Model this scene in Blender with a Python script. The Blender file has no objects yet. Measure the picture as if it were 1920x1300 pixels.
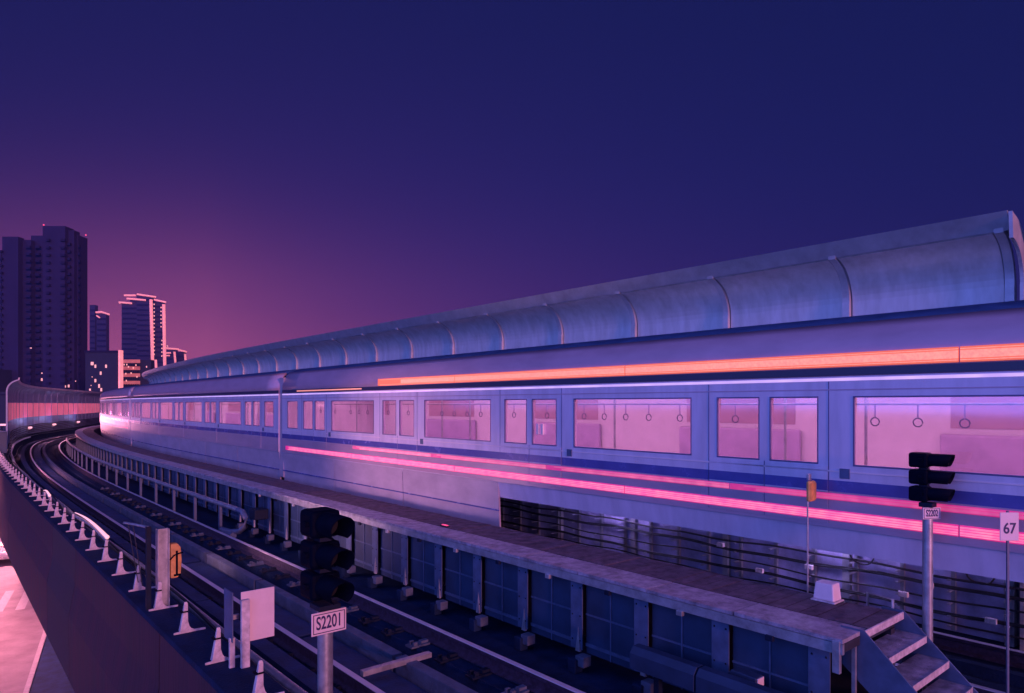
import bpy, bmesh, math, random
from mathutils import Vector, Matrix
random.seed(7)
S = bpy.context.scene
COL = S.collection
R = math.radians

# ------------------------------------------------------------------ camera
F = 1280.0; H = 2.72; Y0 = 758.0
cd = bpy.data.cameras.new('camera'); cam = bpy.data.objects.new('camera', cd); COL.objects.link(cam)
cam.location = (0, 0, H); cam.rotation_euler = (R(90), 0, 0)
cd.sensor_width = 36; cd.lens = 24; cd.shift_y = (Y0-650)/1920; cd.clip_start = .05; cd.clip_end = 4000
S.camera = cam
S.view_settings.view_transform = 'Standard'; S.view_settings.look = 'None'
S.view_settings.exposure = 0; S.view_settings.gamma = 1
try: S.view_settings.use_curve_mapping = False
except Exception: pass

# ------------------------------------------------------------------ night sky
W = bpy.data.worlds.new('World'); S.world = W; W.use_nodes = True
nt = W.node_tree; nt.nodes.clear(); N = nt.nodes; LK = nt.links
def mth(op, a, b=None, c=None, clamp=False):
    n = N.new('ShaderNodeMath'); n.operation = op; n.use_clamp = clamp
    for i, v in enumerate((a, b, c)):
        if v is None: continue
        if isinstance(v, (int, float)): n.inputs[i].default_value = v
        else: LK.new(v, n.inputs[i])
    return n.outputs[0]
tc = N.new('ShaderNodeTexCoord'); sx = N.new('ShaderNodeSeparateXYZ'); LK.new(tc.outputs['Generated'], sx.inputs[0])
dx, dy, dz = sx.outputs
az = mth('MULTIPLY', mth('ARCTAN2', dx, dy), 180/math.pi)       # degrees, 0 = forward, minus = left
el = mth('MULTIPLY', mth('ARCSINE', dz), 180/math.pi)
da = mth('SUBTRACT', az, -24.0)
right = mth('DIVIDE', mth('MAXIMUM', da, 0.0), 15.0); left = mth('DIVIDE', mth('MINIMUM', da, 0.0), 24.0)
fa = mth('EXPONENT', mth('MULTIPLY', mth('ADD', mth('POWER', right, .9), mth('MULTIPLY', left, left)), -1.0))
ee = mth('DIVIDE', mth('MAXIMUM', el, 0.0), 9.6)
fe = mth('EXPONENT', mth('MULTIPLY', mth('MULTIPLY', ee, ee), -1.0))
glow = mth('MULTIPLY', mth('MULTIPLY', fa, fe), 1.12)
# faint wide violet lift to the left half of the sky
wa = mth('DIVIDE', mth('ADD', az, 6.0), 45.0); we = mth('DIVIDE', el, 25.0)
wide = mth('EXPONENT', mth('MULTIPLY', mth('ADD', mth('MULTIPLY', wa, wa), mth('MULTIPLY', we, we)), -1.0))
# sky glow added behind the viewer (lights the sides that face the road)
back = N.new('ShaderNodeVectorMath'); back.operation = 'DOT_PRODUCT'; LK.new(tc.outputs['Generated'], back.inputs[0])
back.inputs[1].default_value = (-.66, -.66, .36)
bk = mth('POWER', mth('MAXIMUM', back.outputs['Value'], 0.0), 1.6)
bk = mth('MULTIPLY', bk, mth('EXPONENT', mth('MULTIPLY', mth('MAXIMUM', dz, 0.0), -1.2)))
bk = mth('MULTIPLY', bk, mth('LESS_THAN', dy, 0.25))
def scale(col, f):
    n = N.new('ShaderNodeVectorMath'); n.operation = 'SCALE'; n.inputs[0].default_value = col
    LK.new(f, n.inputs['Scale']); return n.outputs[0]
def vadd(a, b):
    n = N.new('ShaderNodeVectorMath'); n.operation = 'ADD'
    if isinstance(a, tuple): n.inputs[0].default_value = a
    else: LK.new(a, n.inputs[0])
    LK.new(b, n.inputs[1]); return n.outputs[0]
c = vadd((.0055, .0100, .074), scale((.42, .075, .10), glow))
c = vadd(c, scale((.013, .0055, .066), wide))
c = vadd(c, scale((.44, .66, 3.0), bk))
va = mth('DIVIDE', mth('ADD', az, 22.0), 27.0); ve = mth('DIVIDE', el, 20.0)
vio = mth('EXPONENT', mth('MULTIPLY', mth('ADD', mth('MULTIPLY', va, va), mth('MULTIPLY', ve, ve)), -1.0))
c = vadd(c, scale((.030, .006, .028), vio))
bg = N.new('ShaderNodeBackground'); LK.new(c, bg.inputs['Color']); bg.inputs['Strength'].default_value = 1.0
wo = N.new('ShaderNodeOutputWorld'); LK.new(bg.outputs[0], wo.inputs[0])

# low pink sun added behind, right of the camera
sd = bpy.data.lights.new('sun', 'SUN'); fill_sun = bpy.data.objects.new('sun', sd); COL.objects.link(fill_sun)
sd.energy = 2.0; sd.angle = R(5); sd.color = (1.0, .36, .52)
fill_sun.rotation_euler = Vector((.54, -.83, .10)).to_track_quat('Z', 'Y').to_euler()

# ------------------------------------------------------------------ the curve of the line
TH0 = .7044; D0 = 3.226
KN = [(-60,0),(12,0),(22,.00056),(32,.0045),(42,.0035),(52,.00595),(62,.018),(76,-.004),(90,-.004),(240,-.004)]
def kap(s):
    for (a, ka), (b, kb) in zip(KN, KN[1:]):
        if s <= b: return ka+(kb-ka)*max(0, (s-a))/(b-a)
    return KN[-1][1]
ST = .1; PT = {}
x_, y_, th_ = D0*math.cos(TH0), D0*math.sin(TH0), TH0
PT[0] = (x_, y_, th_)
for i in range(1, 2200):
    th_ -= kap(i*ST)*ST; x_ -= math.sin(th_)*ST; y_ += math.cos(th_)*ST; PT[i] = (x_, y_, th_)
x_, y_, th_ = PT[0]
for i in range(-1, -700, -1):
    x_ += math.sin(th_)*ST; y_ -= math.cos(th_)*ST; PT[i] = (x_, y_, th_)
def P(s, d, z=0.):
    f = s/ST; i = math.floor(f); t = f-i; a = PT[i]; b = PT[i+1]
    th = a[2]+(b[2]-a[2])*t; o = d-D0
    return Vector((a[0]+(b[0]-a[0])*t+o*math.cos(th), a[1]+(b[1]-a[1])*t+o*math.sin(th), z))
def TH(s): return PT[int(round(s/ST))][2]
def frame(s, d, z=0., yaw=0.):
    """local x = across the line (away), y = along the line (into the picture), z = up"""
    return Matrix.Translation(P(s, d, z)) @ Matrix.Rotation(TH(s)+yaw, 4, 'Z')

# ------------------------------------------------------------------ materials
MATS = {}
def mat(name, col, rough=.6, metal=0., var=.15, scale=4., stretch=(1,1,1), bump=0., bscale=30., spec=.5, dark=None, rvar=.12, coat=0.):
    m = bpy.data.materials.new(name); m.use_nodes = True; t = m.node_tree; n = t.nodes; l = t.links
    b = n['Principled BSDF']; b.inputs['Metallic'].default_value = metal; b.inputs['Specular IOR Level'].default_value = spec
    b.inputs['Coat Weight'].default_value = coat
    tcn = n.new('ShaderNodeTexCoord'); mp = n.new('ShaderNodeMapping'); mp.inputs['Scale'].default_value = stretch
    l.new(tcn.outputs['Object'], mp.inputs[0])
    no = n.new('ShaderNodeTexNoise'); no.inputs['Scale'].default_value = scale; no.inputs['Detail'].default_value = 6; no.inputs['Roughness'].default_value = .62
    l.new(mp.outputs[0], no.inputs['Vector'])
    rp = n.new('ShaderNodeValToRGB'); rp.color_ramp.elements[0].position = .3; rp.color_ramp.elements[1].position = .72
    dk = dark if dark else tuple(v*(1-var*1.6) for v in col); lt = tuple(min(1, v*(1+var)) for v in col)
    rp.color_ramp.elements[0].color = (*dk, 1); rp.color_ramp.elements[1].color = (*lt, 1)
    l.new(no.outputs['Fac'], rp.inputs[0]); l.new(rp.outputs[0], b.inputs['Base Color'])
    rr = n.new('ShaderNodeMapRange'); rr.inputs['To Min'].default_value = max(.03, rough-rvar); rr.inputs['To Max'].default_value = min(1, rough+rvar)
    l.new(no.outputs['Fac'], rr.inputs['Value']); l.new(rr.outputs[0], b.inputs['Roughness'])
    if bump:
        n2 = n.new('ShaderNodeTexNoise'); n2.inputs['Scale'].default_value = bscale; n2.inputs['Detail'].default_value = 4
        l.new(mp.outputs[0], n2.inputs['Vector'])
        bp = n.new('ShaderNodeBump'); bp.inputs['Strength'].default_value = bump; bp.inputs['Distance'].default_value = .02
        l.new(n2.outputs['Fac'], bp.inputs['Height']); l.new(bp.outputs[0], b.inputs['Normal'])
    MATS[name] = m; return m
def lit(name, col, k, var=0., scale=10., col2=None):
    m = bpy.data.materials.new(name); m.use_nodes = True; t = m.node_tree; n = t.nodes; l = t.links
    b = n['Principled BSDF']; b.inputs['Base Color'].default_value = (*[min(.8, v) for v in col], 1); b.inputs['Roughness'].default_value = .8
    b.inputs['Emission Color'].default_value = (*col, 1); b.inputs['Emission Strength'].default_value = k
    if var:
        tcn = n.new('ShaderNodeTexCoord'); no = n.new('ShaderNodeTexNoise'); no.inputs['Scale'].default_value = scale; no.inputs['Detail'].default_value = 3
        l.new(tcn.outputs['Object'], no.inputs['Vector'])
        rp = n.new('ShaderNodeValToRGB'); rp.color_ramp.elements[0].position = .35; rp.color_ramp.elements[1].position = .65
        c2 = col2 or tuple(v*(1-var) for v in col)
        rp.color_ramp.elements[0].color = (*c2, 1); rp.color_ramp.elements[1].color = (*col, 1)
        l.new(no.outputs['Fac'], rp.inputs[0]); l.new(rp.outputs[0], b.inputs['Emission Color'])
    MATS[name] = m; return m

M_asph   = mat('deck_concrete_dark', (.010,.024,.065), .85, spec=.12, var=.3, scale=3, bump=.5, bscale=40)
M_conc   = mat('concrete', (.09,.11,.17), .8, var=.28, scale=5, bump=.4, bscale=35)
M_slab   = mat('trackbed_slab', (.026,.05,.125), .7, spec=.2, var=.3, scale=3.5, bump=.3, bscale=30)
M_fascia = mat('fascia_paint', (.070,.025,.038), .62, var=.35, scale=3.2, stretch=(1,1,.12), bump=.25, bscale=18, dark=(.030,.018,.032), spec=.15)
M_fdark  = mat('fascia_recess', (.05,.02,.03), .8, var=.2)  # fascia colour darkened for the shadow streak
M_rail   = mat('rail_steel', (.62,.56,.62), .35, .25, var=.05, scale=3)
M_rust   = mat('rusty_steel', (.045,.034,.065), .75, 0., spec=.2, var=.3, scale=14, bump=.3)
M_iron   = mat('dark_iron', (.006,.012,.032), .6, 0., spec=.2, var=.3, scale=10)
M_galv   = mat('galvanised_steel', (.42,.42,.46), .42, .6, var=.22, scale=9, bump=.08, bscale=60)
M_white  = mat('white_paint', (.78,.62,.64), .5, var=.05, scale=7)
M_bplate = mat('bracket_paint', (.66,.58,.60), .5, var=.22, scale=13, dark=(.36,.30,.32))
M_plank  = mat('walkway_plank', (.11,.075,.10), .8, var=.5, scale=7, stretch=(1,1,1), bump=.5, bscale=50)
M_grat   = mat('walkway_plate', (.33,.31,.38), .55, .1, var=.4, scale=9, bump=.6, bscale=90)
M_post   = mat('walkway_post', (.085,.12,.21), .5, .2, var=.18, scale=7)
M_panel  = mat('walkway_panel', (.022,.045,.10), .55, .1, var=.25, scale=2.5)
M_black  = mat('black_plastic', (.001,.003,.012), .6, var=.2, scale=8, spec=.04)
M_cable  = mat('black_cable', (.02,.02,.028), .55, var=.2)
M_sheet  = mat('barrier_sheet', (.62,.58,.58), .42, .15, var=.13, scale=6, stretch=(1,1,.22), bump=.04, bscale=7, dark=(.50,.46,.44), spec=.2)
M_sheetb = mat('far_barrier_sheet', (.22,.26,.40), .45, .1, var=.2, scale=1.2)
M_lpanel = mat('lower_barrier_panel', (.52,.46,.68), .6, .0, var=.3, scale=2.5)
M_bpost  = mat('barrier_post', (.50,.48,.50), .4, .15, var=.15, scale=4)
M_flash  = mat('barrier_flashing', (.40,.40,.42), .5, .3, var=.15)
M_body   = mat('train_body', (.66,.56,.66), .34, .1, var=.10, scale=5, stretch=(1,1,.18), coat=0, rvar=.05)
M_mauve  = mat('train_mauve', (.50,.33,.40), .3, .15, var=.08, scale=1.6, stretch=(1,1,3), coat=0, rvar=.05)
M_bluep  = mat('train_blue_band', (.10,.10,.34), .25, .1, var=.1, coat=0)
M_skirt  = mat('train_skirt', (.46,.36,.42), .4, .1, var=.12, scale=1.4, stretch=(1,1,2), rvar=.06)
M_roof   = mat('train_roof', (.035,.07,.17), .5, .2, var=.2)
M_frame  = mat('window_rubber', (.03,.03,.07), .4, var=.1)
M_gask   = mat('window_gasket', (.12,.10,.22), .5, var=.1)
M_under  = mat('underframe', (.04,.04,.06), .6, .3, var=.3, scale=5)
M_inside = mat('train_lining', (.66,.60,.66), .5, var=.05)
M_seat   = mat('seat_fabric', (.46,.34,.52), .6, var=.1)
M_yel    = mat('yellow_plastic', (.75,.36,.10), .45, var=.2, scale=12)
M_ink    = mat('sign_ink', (.02,.02,.10), .6, var=.05)
M_road   = mat('road_asphalt', (.30,.24,.26), .7, var=.25, scale=.9, bump=.3, bscale=14, dark=(.20,.15,.17))
M_rmark  = mat('road_paint', (.50,.44,.46), .6, var=.12, scale=6)
M_ground = mat('ground', (.06,.055,.06), .9, var=.3, scale=.05)
M_leaf   = mat('leaves', (.05,.08,.03), .7, var=.4, scale=6)
M_bark   = mat('bark', (.08,.06,.05), .8, var=.2)
M_tdark  = mat('tower_render_dark', (.042,.032,.085), .8, spec=.1, var=.12, scale=.08)
M_tbal   = mat('tower_balcony', (.027,.021,.06), .8, spec=.1, var=.1)
M_tmid   = mat('tower_render_mid', (.05,.035,.09), .8, var=.15, scale=.06)
M_low    = mat('hotel_wall', (.03,.03,.06), .8, var=.15, scale=.2)
M_wglass = mat('dark_glass', (.03,.03,.06), .15, var=.1)
M_lens   = mat('dark_lens', (.01,.01,.015), .35, var=.1, spec=.25)
M_carp   = mat('car_paint', (.45,.40,.42), .25, .3, var=.04, coat=.6)
M_tyre   = mat('tyre', (.02,.02,.02), .8, var=.1)
L_red    = lit('red_lamp_tube', (.74,.035,.19), .95, .45, 9, (.55,.02,.19))  # glow of the red light trail; the tail lamps share it
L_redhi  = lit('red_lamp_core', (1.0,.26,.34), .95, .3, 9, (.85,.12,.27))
L_orange = lit('amber_display', (.80,.16,.075), .95, .3, 160, (.62,.10,.07))  # amber light trail put in as emission
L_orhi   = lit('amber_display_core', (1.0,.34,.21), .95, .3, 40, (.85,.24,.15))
L_white  = lit('white_light_line', (.85,.55,.80), .75, .3, 3)  # bright trail along the cars, put in as emission
L_ceil   = lit('ceiling_light', (1.0,.46,.66), 3.3)
L_neon   = lit('neon_pink', (1.0,.27,.31), 1.2, .25, .6)
L_win    = lit('lit_window', (1.0,.42,.38), .95)
L_lamp   = lit('lamp_glow', (1.0,.46,.50), 1.05)
L_facade = lit('lit_facade', (.50,.13,.13), .75, .5, .35)
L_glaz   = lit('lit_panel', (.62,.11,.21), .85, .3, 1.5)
L_redpt  = lit('beacon_red', (1.0,.08,.2), 1.2)

def glass(name, tint=(.8,.7,.85), rough=.05, gl=.22):
    m = bpy.data.materials.new(name); m.use_nodes = True; t = m.node_tree; n = t.nodes; l = t.links
    n.clear(); o = n.new('ShaderNodeOutputMaterial'); tr = n.new('ShaderNodeBsdfTransparent'); tr.inputs[0].default_value = (*tint, 1)
    g = n.new('ShaderNodeBsdfGlossy'); g.inputs['Roughness'].default_value = rough; g.inputs['Color'].default_value = (.9,.9,1,1)
    mx = n.new('ShaderNodeMixShader'); mx.inputs[0].default_value = gl
    l.new(tr.outputs[0], mx.inputs[1]); l.new(g.outputs[0], mx.inputs[2]); l.new(mx.outputs[0], o.inputs[0]); return m
G_win = glass('window_glass', (.86,.80,.92), .06, .16)
G_bar = glass('barrier_glazing', (.85,.35,.42), .15, .25)

# ------------------------------------------------------------------ mesh helpers (all shapes in world space)
def pw(o):
    m = o.matrix_basis.copy(); p = o.parent
    while p: m = p.matrix_basis @ m; p = p.parent
    return m
class MB:
    def __init__(s): s.v = []; s.f = []; s.sm = []
    def add(s, vs, fs, smooth=False):
        k = len(s.v); s.v += [Vector(v) for v in vs]; s.f += [tuple(i+k for i in f) for f in fs]; s.sm += [smooth]*len(fs); return s
    def box(s, fr, x0, x1, y0, y1, z0, z1):
        c = [(x0,y0,z0),(x1,y0,z0),(x1,y1,z0),(x0,y1,z0),(x0,y0,z1),(x1,y0,z1),(x1,y1,z1),(x0,y1,z1)]
        return s.add([fr @ Vector(q) for q in c], [(0,3,2,1),(4,5,6,7),(0,1,5,4),(1,2,6,5),(2,3,7,6),(3,0,4,7)])
    def pbox(s, s0, s1, d0, d1, z0, z1, step=2.0):
        return s.sweep([(d0,z0),(d1,z0),(d1,z1),(d0,z1)], s0, s1, step)
    def sweep(s, prof, s0, s1, step=1.0, closed=True, smooth=False, cap=True):
        n = max(1, int(math.ceil((s1-s0)/step-1e-6))); k = len(prof); vs = []; fs = []
        for i in range(n+1):
            q = s0+(s1-s0)*i/n
            vs += [P(q, d, z) for d, z in prof]
        for i in range(n):
            for j in range(k if closed else k-1):
                a = i*k+j; b = i*k+(j+1) % k
                fs.append((a, b, b+k, a+k))
        if closed and cap:
            fs.append(tuple(range(k-1, -1, -1))); fs.append(tuple(n*k+j for j in range(k)))
        return s.add(vs, fs, smooth)
    def prism(s, fr, poly, y0, y1):
        "polygon in local x-z, extruded along local y"
        k = len(poly); vs = [fr @ Vector((x, y0, z)) for x, z in poly]+[fr @ Vector((x, y1, z)) for x, z in poly]
        fs = [tuple(range(k)), tuple(range(2*k-1, k-1, -1))]+[(j, j+k, (j+1) % k+k, (j+1) % k) for j in range(k)]
        return s.add(vs, fs)
    def tube(s, pts, r, n=8, smooth=True, radii=None):
        pts = [Vector(p) for p in pts]; vs = []; fs = []
        up = Vector((0,0,1))
        for i, p in enumerate(pts):
            t = (pts[min(i+1, len(pts)-1)]-pts[max(i-1, 0)]).normalized()
            a = t.cross(up)
            if a.length < .05: a = t.cross(Vector((1,0,0)))
            a.normalize(); b = t.cross(a).normalized(); rr = radii[i] if radii else r
            vs += [p+(a*math.cos(2*math.pi*j/n)+b*math.sin(2*math.pi*j/n))*rr for j in range(n)]
        for i in range(len(pts)-1):
            for j in range(n): fs.append((i*n+j, i*n+(j+1) % n, (i+1)*n+(j+1) % n, (i+1)*n+j))
        s.add(vs, fs, smooth)
        k = len(pts)-1
        s.add(vs[:n], [tuple(range(n-1, -1, -1))]); s.add(vs[k*n:], [tuple(range(n))]); return s
    def ball(s, c, r, n=10, m=6, sq=(1,1,1)):
        vs = []; fs = []
        for i in range(m+1):
            ph = math.pi*i/m
            for j in range(n): a = 2*math.pi*j/n; vs.append(Vector(c)+Vector((r*sq[0]*math.sin(ph)*math.cos(a), r*sq[1]*math.sin(ph)*math.sin(a), r*sq[2]*math.cos(ph))))
        for i in range(m):
            for j in range(n): fs.append((i*n+j, (i+1)*n+j, (i+1)*n+(j+1) % n, i*n+(j+1) % n))
        return s.add(vs, fs, True)
    def build(s, name, m, parent=None, bevel=0.):
        me = bpy.data.meshes.new(name); inv = pw(parent).inverted() if parent else Matrix.Identity(4)
        me.from_pydata([inv @ v for v in s.v], [], s.f); me.polygons.foreach_set('use_smooth', s.sm)
        bm = bmesh.new(); bm.from_mesh(me); bmesh.ops.recalc_face_normals(bm, faces=bm.faces); bm.to_mesh(me); bm.free()
        me.materials.append(m); o = bpy.data.objects.new(name, me); COL.objects.link(o)
        if parent: o.parent = parent
        if bevel:
            b = o.modifiers.new('bevel', 'BEVEL'); b.width = bevel; b.segments = 2; b.limit_method = 'ANGLE'; b.angle_limit = R(40)
        return o
def thing(name, label, cat, fr=None, group=None):
    o = bpy.data.objects.new(name, None); COL.objects.link(o); o.empty_display_size = .2
    if fr is not None: o.matrix_basis = fr
    o['label'] = label; o['category'] = cat
    if group: o['group'] = group
    return o
def tag(o, label, cat, group=None):
    o['label'] = label; o['category'] = cat
    if group: o['group'] = group
    return o
def struct(o): o['kind'] = 'structure'; return o
def kids(o): return [c for c in COL.objects if c.parent is o]
TREE = {}
def copy_tree(o, fr, label, group=None):
    def cp(a, par):
        c = a.copy(); COL.objects.link(c); c.parent = par
        for ch in [q for q in SNAP if q.parent is a]: cp(ch, c)
        return c
    SNAP = [q for q in COL.objects]
    r = cp(o, None); r.matrix_basis = fr; r['label'] = label
    if group: r['group'] = group
    return r
def text_mesh(body, fr, size, m, parent, name='lettering', squash=.8, depth=.0015):
    cu = bpy.data.curves.new(name, 'FONT'); cu.body = body; cu.size = size; cu.extrude = depth; cu.align_x = 'CENTER'; cu.align_y = 'CENTER'; cu.offset = size*.014
    t = bpy.data.objects.new(name, cu); COL.objects.link(t)
    bpy.context.view_layer.update()
    me = bpy.data.meshes.new_from_object(t.evaluated_get(bpy.context.evaluated_depsgraph_get()))
    COL.objects.unlink(t); bpy.data.objects.remove(t)
    # text lies in its xy plane: map x -> local x, y -> local z, facing -y
    T = fr @ Matrix(((squash,0,0,0),(0,0,-1,0),(0,1,0,0),(0,0,0,1)))
    me.transform(pw(parent).inverted() @ T); me.materials.clear(); me.materials.append(m)
    o = bpy.data.objects.new(name, me); COL.objects.link(o); o.parent = parent; return o

# ------------------------------------------------------------------ ground, road
ZR = -6.5
g = MB().add([(-1500,-300,ZR-.05),(1500,-300,ZR-.05),(1500,2600,ZR-.05),(-1500,2600,ZR-.05)], [(0,1,2,3)]).build('ground', M_ground); struct(g)
# road runs beside and under the viaduct's outer edge
def RP(u, v, z=ZR):   # v along the road, u across (0 = kerb near the viaduct, minus = away)
    o = Vector((-11.1, 14.46, 0)); t = Vector((-.50, .866, 0)).normalized(); n = Vector((t.y, -t.x, 0))
    q = o+t*v+n*u; return Vector((q.x, q.y, z))
def rquad(mb, u0, u1, v0, v1, z): return mb.add([RP(u0,v0,z),RP(u1,v0,z),RP(u1,v1,z),RP(u0,v1,z)], [(0,1,2,3)])
struct(rquad(MB(), -26, -.2, -30, 260, ZR).build('road', M_road))
kb = MB()
kb.add([RP(-.2,-30,ZR-.05),RP(-.05,-30,ZR-.05),RP(-.05,260,ZR-.05),RP(-.2,260,ZR-.05),RP(-.2,-30,ZR+.14),RP(-.05,-30,ZR+.14),RP(-.05,260,ZR+.14),RP(-.2,260,ZR+.14)],
       [(0,1,5,4),(1,2,6,5),(2,3,7,6),(3,0,4,7),(4,5,6,7)])
struct(kb.build('kerb', M_rmark))
struct(rquad(MB(), -.05, 3.2, -30, 260, ZR+.10).build('pavement', M_slab))
mk = MB()
for v in range(-20, 200, 6): rquad(mk, -4.15, -4.0, v, v+3, ZR+.004); rquad(mk, -11.4, -11.25, v, v+3, ZR+.004)
for k in range(9):
    rquad(mk, -7.2+k*.8, -6.85+k*.8, 19.5, 23.5, ZR+.004)
for k in range(4):
    a = 24.5+k*1.6
    mk.add([RP(-7.4,a,ZR+.004),RP(-5.2,a+1.6,ZR+.004),RP(-5.2,a+2.2,ZR+.004),RP(-7.4,a+.6,ZR+.004)], [(0,1,2,3)])
struct(mk.build('road_marking', M_rmark))

# ------------------------------------------------------------------ viaduct
SE = 112
via = thing('viaduct', 'curved concrete railway viaduct with brown painted edge carrying the tracks above the road', 'viaduct', frame(0, 5, -1))
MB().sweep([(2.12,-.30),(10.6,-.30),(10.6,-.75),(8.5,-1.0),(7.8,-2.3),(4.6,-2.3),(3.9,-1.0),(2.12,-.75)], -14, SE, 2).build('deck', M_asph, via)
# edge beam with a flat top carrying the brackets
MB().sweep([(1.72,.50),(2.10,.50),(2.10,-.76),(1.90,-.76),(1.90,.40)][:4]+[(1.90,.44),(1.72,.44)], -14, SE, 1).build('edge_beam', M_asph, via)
# fascia in long panels and one flush panel darkened for the shadow streak
prof = lambda a, b: [(1.72,.44),(1.895,.44),(1.895,-.7),(b,-1.62),(a,-1.62),(a-.01,-.6),(1.715,-.1)]
for a, b in ((-14,-2),(-1.97,7.4),(7.43,12.6),(15.3,24),(24.03,33),(33.03,42),(42.03,52),(52.03,64),(64.03,SE)):
    MB().sweep(prof(1.64, 1.80), a, b, 1).build('fascia_panel', M_fascia, via, )
MB().sweep(prof(1.64, 1.80), 12.63, 15.27, 1).build('recess_panel', M_fdark, via)
for s in (2, 26, 50, 76):
    MB().box(frame(s, 6.2, 0), -1.4, 1.4, -.9, .9, ZR-.05, -2.31).build('pier', M_conc, via, .12)

# concrete edges and slabs that the rails lie on
def track(dl, label, curb=True):
    t = thing('railway_track', label, 'track', frame(0, dl+.72, 0), 'slab tracks on the viaduct')
    for k in (0, 1.435):
        d = dl+k*1.0
        prof = [(d-.035,0),(d+.035,0),(d+.035,-.035),(d+.012,-.05),(d+.012,-.13),(d+.07,-.15),(d+.07,-.165),(d-.07,-.165),(d-.07,-.15),(d-.012,-.13),(d-.012,-.05),(d-.035,-.035)]
        r = MB().sweep([(q, z-.004) for q, z in prof], -14, SE, 1).build('rail', M_rust, t)
        MB().sweep([(d-.034,-.004),(d+.034,-.004),(d+.03,.002),(d-.03,.002)], -14, SE, 1).build('rail_head', M_rail, r)
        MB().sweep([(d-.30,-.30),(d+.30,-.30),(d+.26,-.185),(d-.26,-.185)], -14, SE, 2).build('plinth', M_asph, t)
    return t
t1 = track(3.226, 'near slab track nearest the brown parapet with its guard kerb')
t2 = track(7.685, 'far slab track under the standing train beside the noise barrier')
for (dd, n0, n1) in ((4.42, 3.4, 27.), (7.42, .4, 6.)):
    par = t1 if dd < 5 else t2; s = n0
    k = 0
    while s < n1 and k < 44:
        fr = frame(s, dd, -.185)
        b = MB().box(fr, -.09, .17, -.07, .07, .0, .022)
        for yy in (-.04, .04): b.box(fr, -.05, .0, yy-.016, yy+.016, .022, .06)
        b.box(fr, .07, .17, -.03, .03, .022, .05)
        b.build('rail_fastener', M_iron if k % 3 else M_conc, par)
        s += .6; k += 1
# fasteners of the near track's left rail
for k in range(30):
    fr = frame(4.0+k*.6, 3.226, -.185)
    MB().box(fr, -.17, .17, -.07, .07, 0, .022).box(fr, -.16, -.08, -.03, .03, .022, .06).box(fr, .08, .16, -.03, .03, .022, .06).build('rail_fastener', M_iron, t1)
# pale channel slab and broken guard kerb between the near rails
ch = MB(); s = -12
while s < SE-3:
    ch.pbox(s, s+4.9, 3.36, 3.70, -.30, -.10, 2.5); s += 5
ch.build('channel_slab', M_slab, t1)
s = 3.1; k = 0
while s < 90:
    L = 1.62 if s < 8 else 2.4
    MB().pbox(s, s+L, 3.80, 3.93, -.30, .0, 1).build('guard_kerb', M_conc, t1, .008)
    s += L+.07; k += 1
MB().box(frame(6.22, 3.2, 0), .10, .92, -.035, .035, -.02, .035).build('cross_bar', M_galv, t1, .004)
# cable trough strip beside the parapet
tr = thing('cable_trough', 'low concrete cable trough running along the foot of the parapet', 'cable trough', frame(5, 2.85, -.2))
s = -10
while s < 96:
    MB().pbox(s, s+4.97, 2.76, 2.95, -.30, .0, 1.25).build('trough_lid', M_slab, tr); s += 5
# ------------------------------------------------------------------ pipes and cables by the parapet
MB_ = MB().tube([P(s, 2.38+.02*math.sin(s*.7), .26) for s in [3+q for q in range(0, 60)]], .055, 10)
tag(MB_.build('pipe', M_galv), 'long galvanised pipe laid inside the parapet behind the brackets', 'pipe')
for j, (d0, z0, a) in enumerate(((2.22,.30,.03),(2.27,.38,.04),(2.53,-.1,.05))):
    pts = [P(2+q*.5, d0+a*math.sin(q*.31+j*2), z0+a*math.sin(q*.52+j)) for q in range(0, 110)]
    tag(MB().tube(pts, .017, 6).build('cable', M_cable), ['thin black cable drooping behind the brackets beside the pipe','black cable looping over the pipe inside the parapet','black cable lying low on the deck by the trough'][j], 'cable')

# ------------------------------------------------------------------ parapet brackets
def bracket():
    fr = frame(5.2, 1.9, .5)
    r = thing('cable_bracket', '', 'bracket', fr, 'white brackets along the parapet top')
    # foot with concave fillet
    poly = [(-.13,0),(.16,0),(.16,.018),(.06,.022),(.03,.035),(.012,.06),(-.002,.11),(-.004,.28),(-.012,.30),(-.036,.30),(-.05,.06),(-.08,.022),(-.13,.018)]
    MB().prism(fr, poly, -.006, .006).build('foot', M_bplate, r, .0015)
    vs = [(-.075,-.008,.02),(-.008,-.008,.02),(-.012,-.008,.295),(-.032,-.008,.295),(-.075,.05,.02),(-.008,.05,.02),(-.012,.02,.295),(-.032,.02,.295)]
    MB().add([fr @ Vector(v) for v in vs], [(0,1,2,3),(4,7,6,5),(0,4,5,1),(3,2,6,7),(0,3,7,4),(1,5,6,2)]).build('upright', M_bplate, r, .003)
    MB().box(fr, -.064, -.004, -.013, .052, .20, .213).build('strap', M_black, r)
    return r
b0 = bracket()
def blabel(k):
    o = ['nearest','second nearest','third nearest','fourth nearest','fifth nearest','sixth nearest','seventh nearest','eighth nearest','ninth nearest','tenth nearest']
    return o[k] if k < 10 else None
for k in range(46):
    s = 5.12+k*.99
    lb = (blabel(k)+' white cable bracket standing on the parapet edge') if k < 10 else 'small white cable bracket in the far row on the curving parapet'
    if k == 0: b0.matrix_basis = frame(s, 1.9, .5); b0['label'] = lb
    else: copy_tree(b0, frame(s, 1.9, .5), lb)

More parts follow.
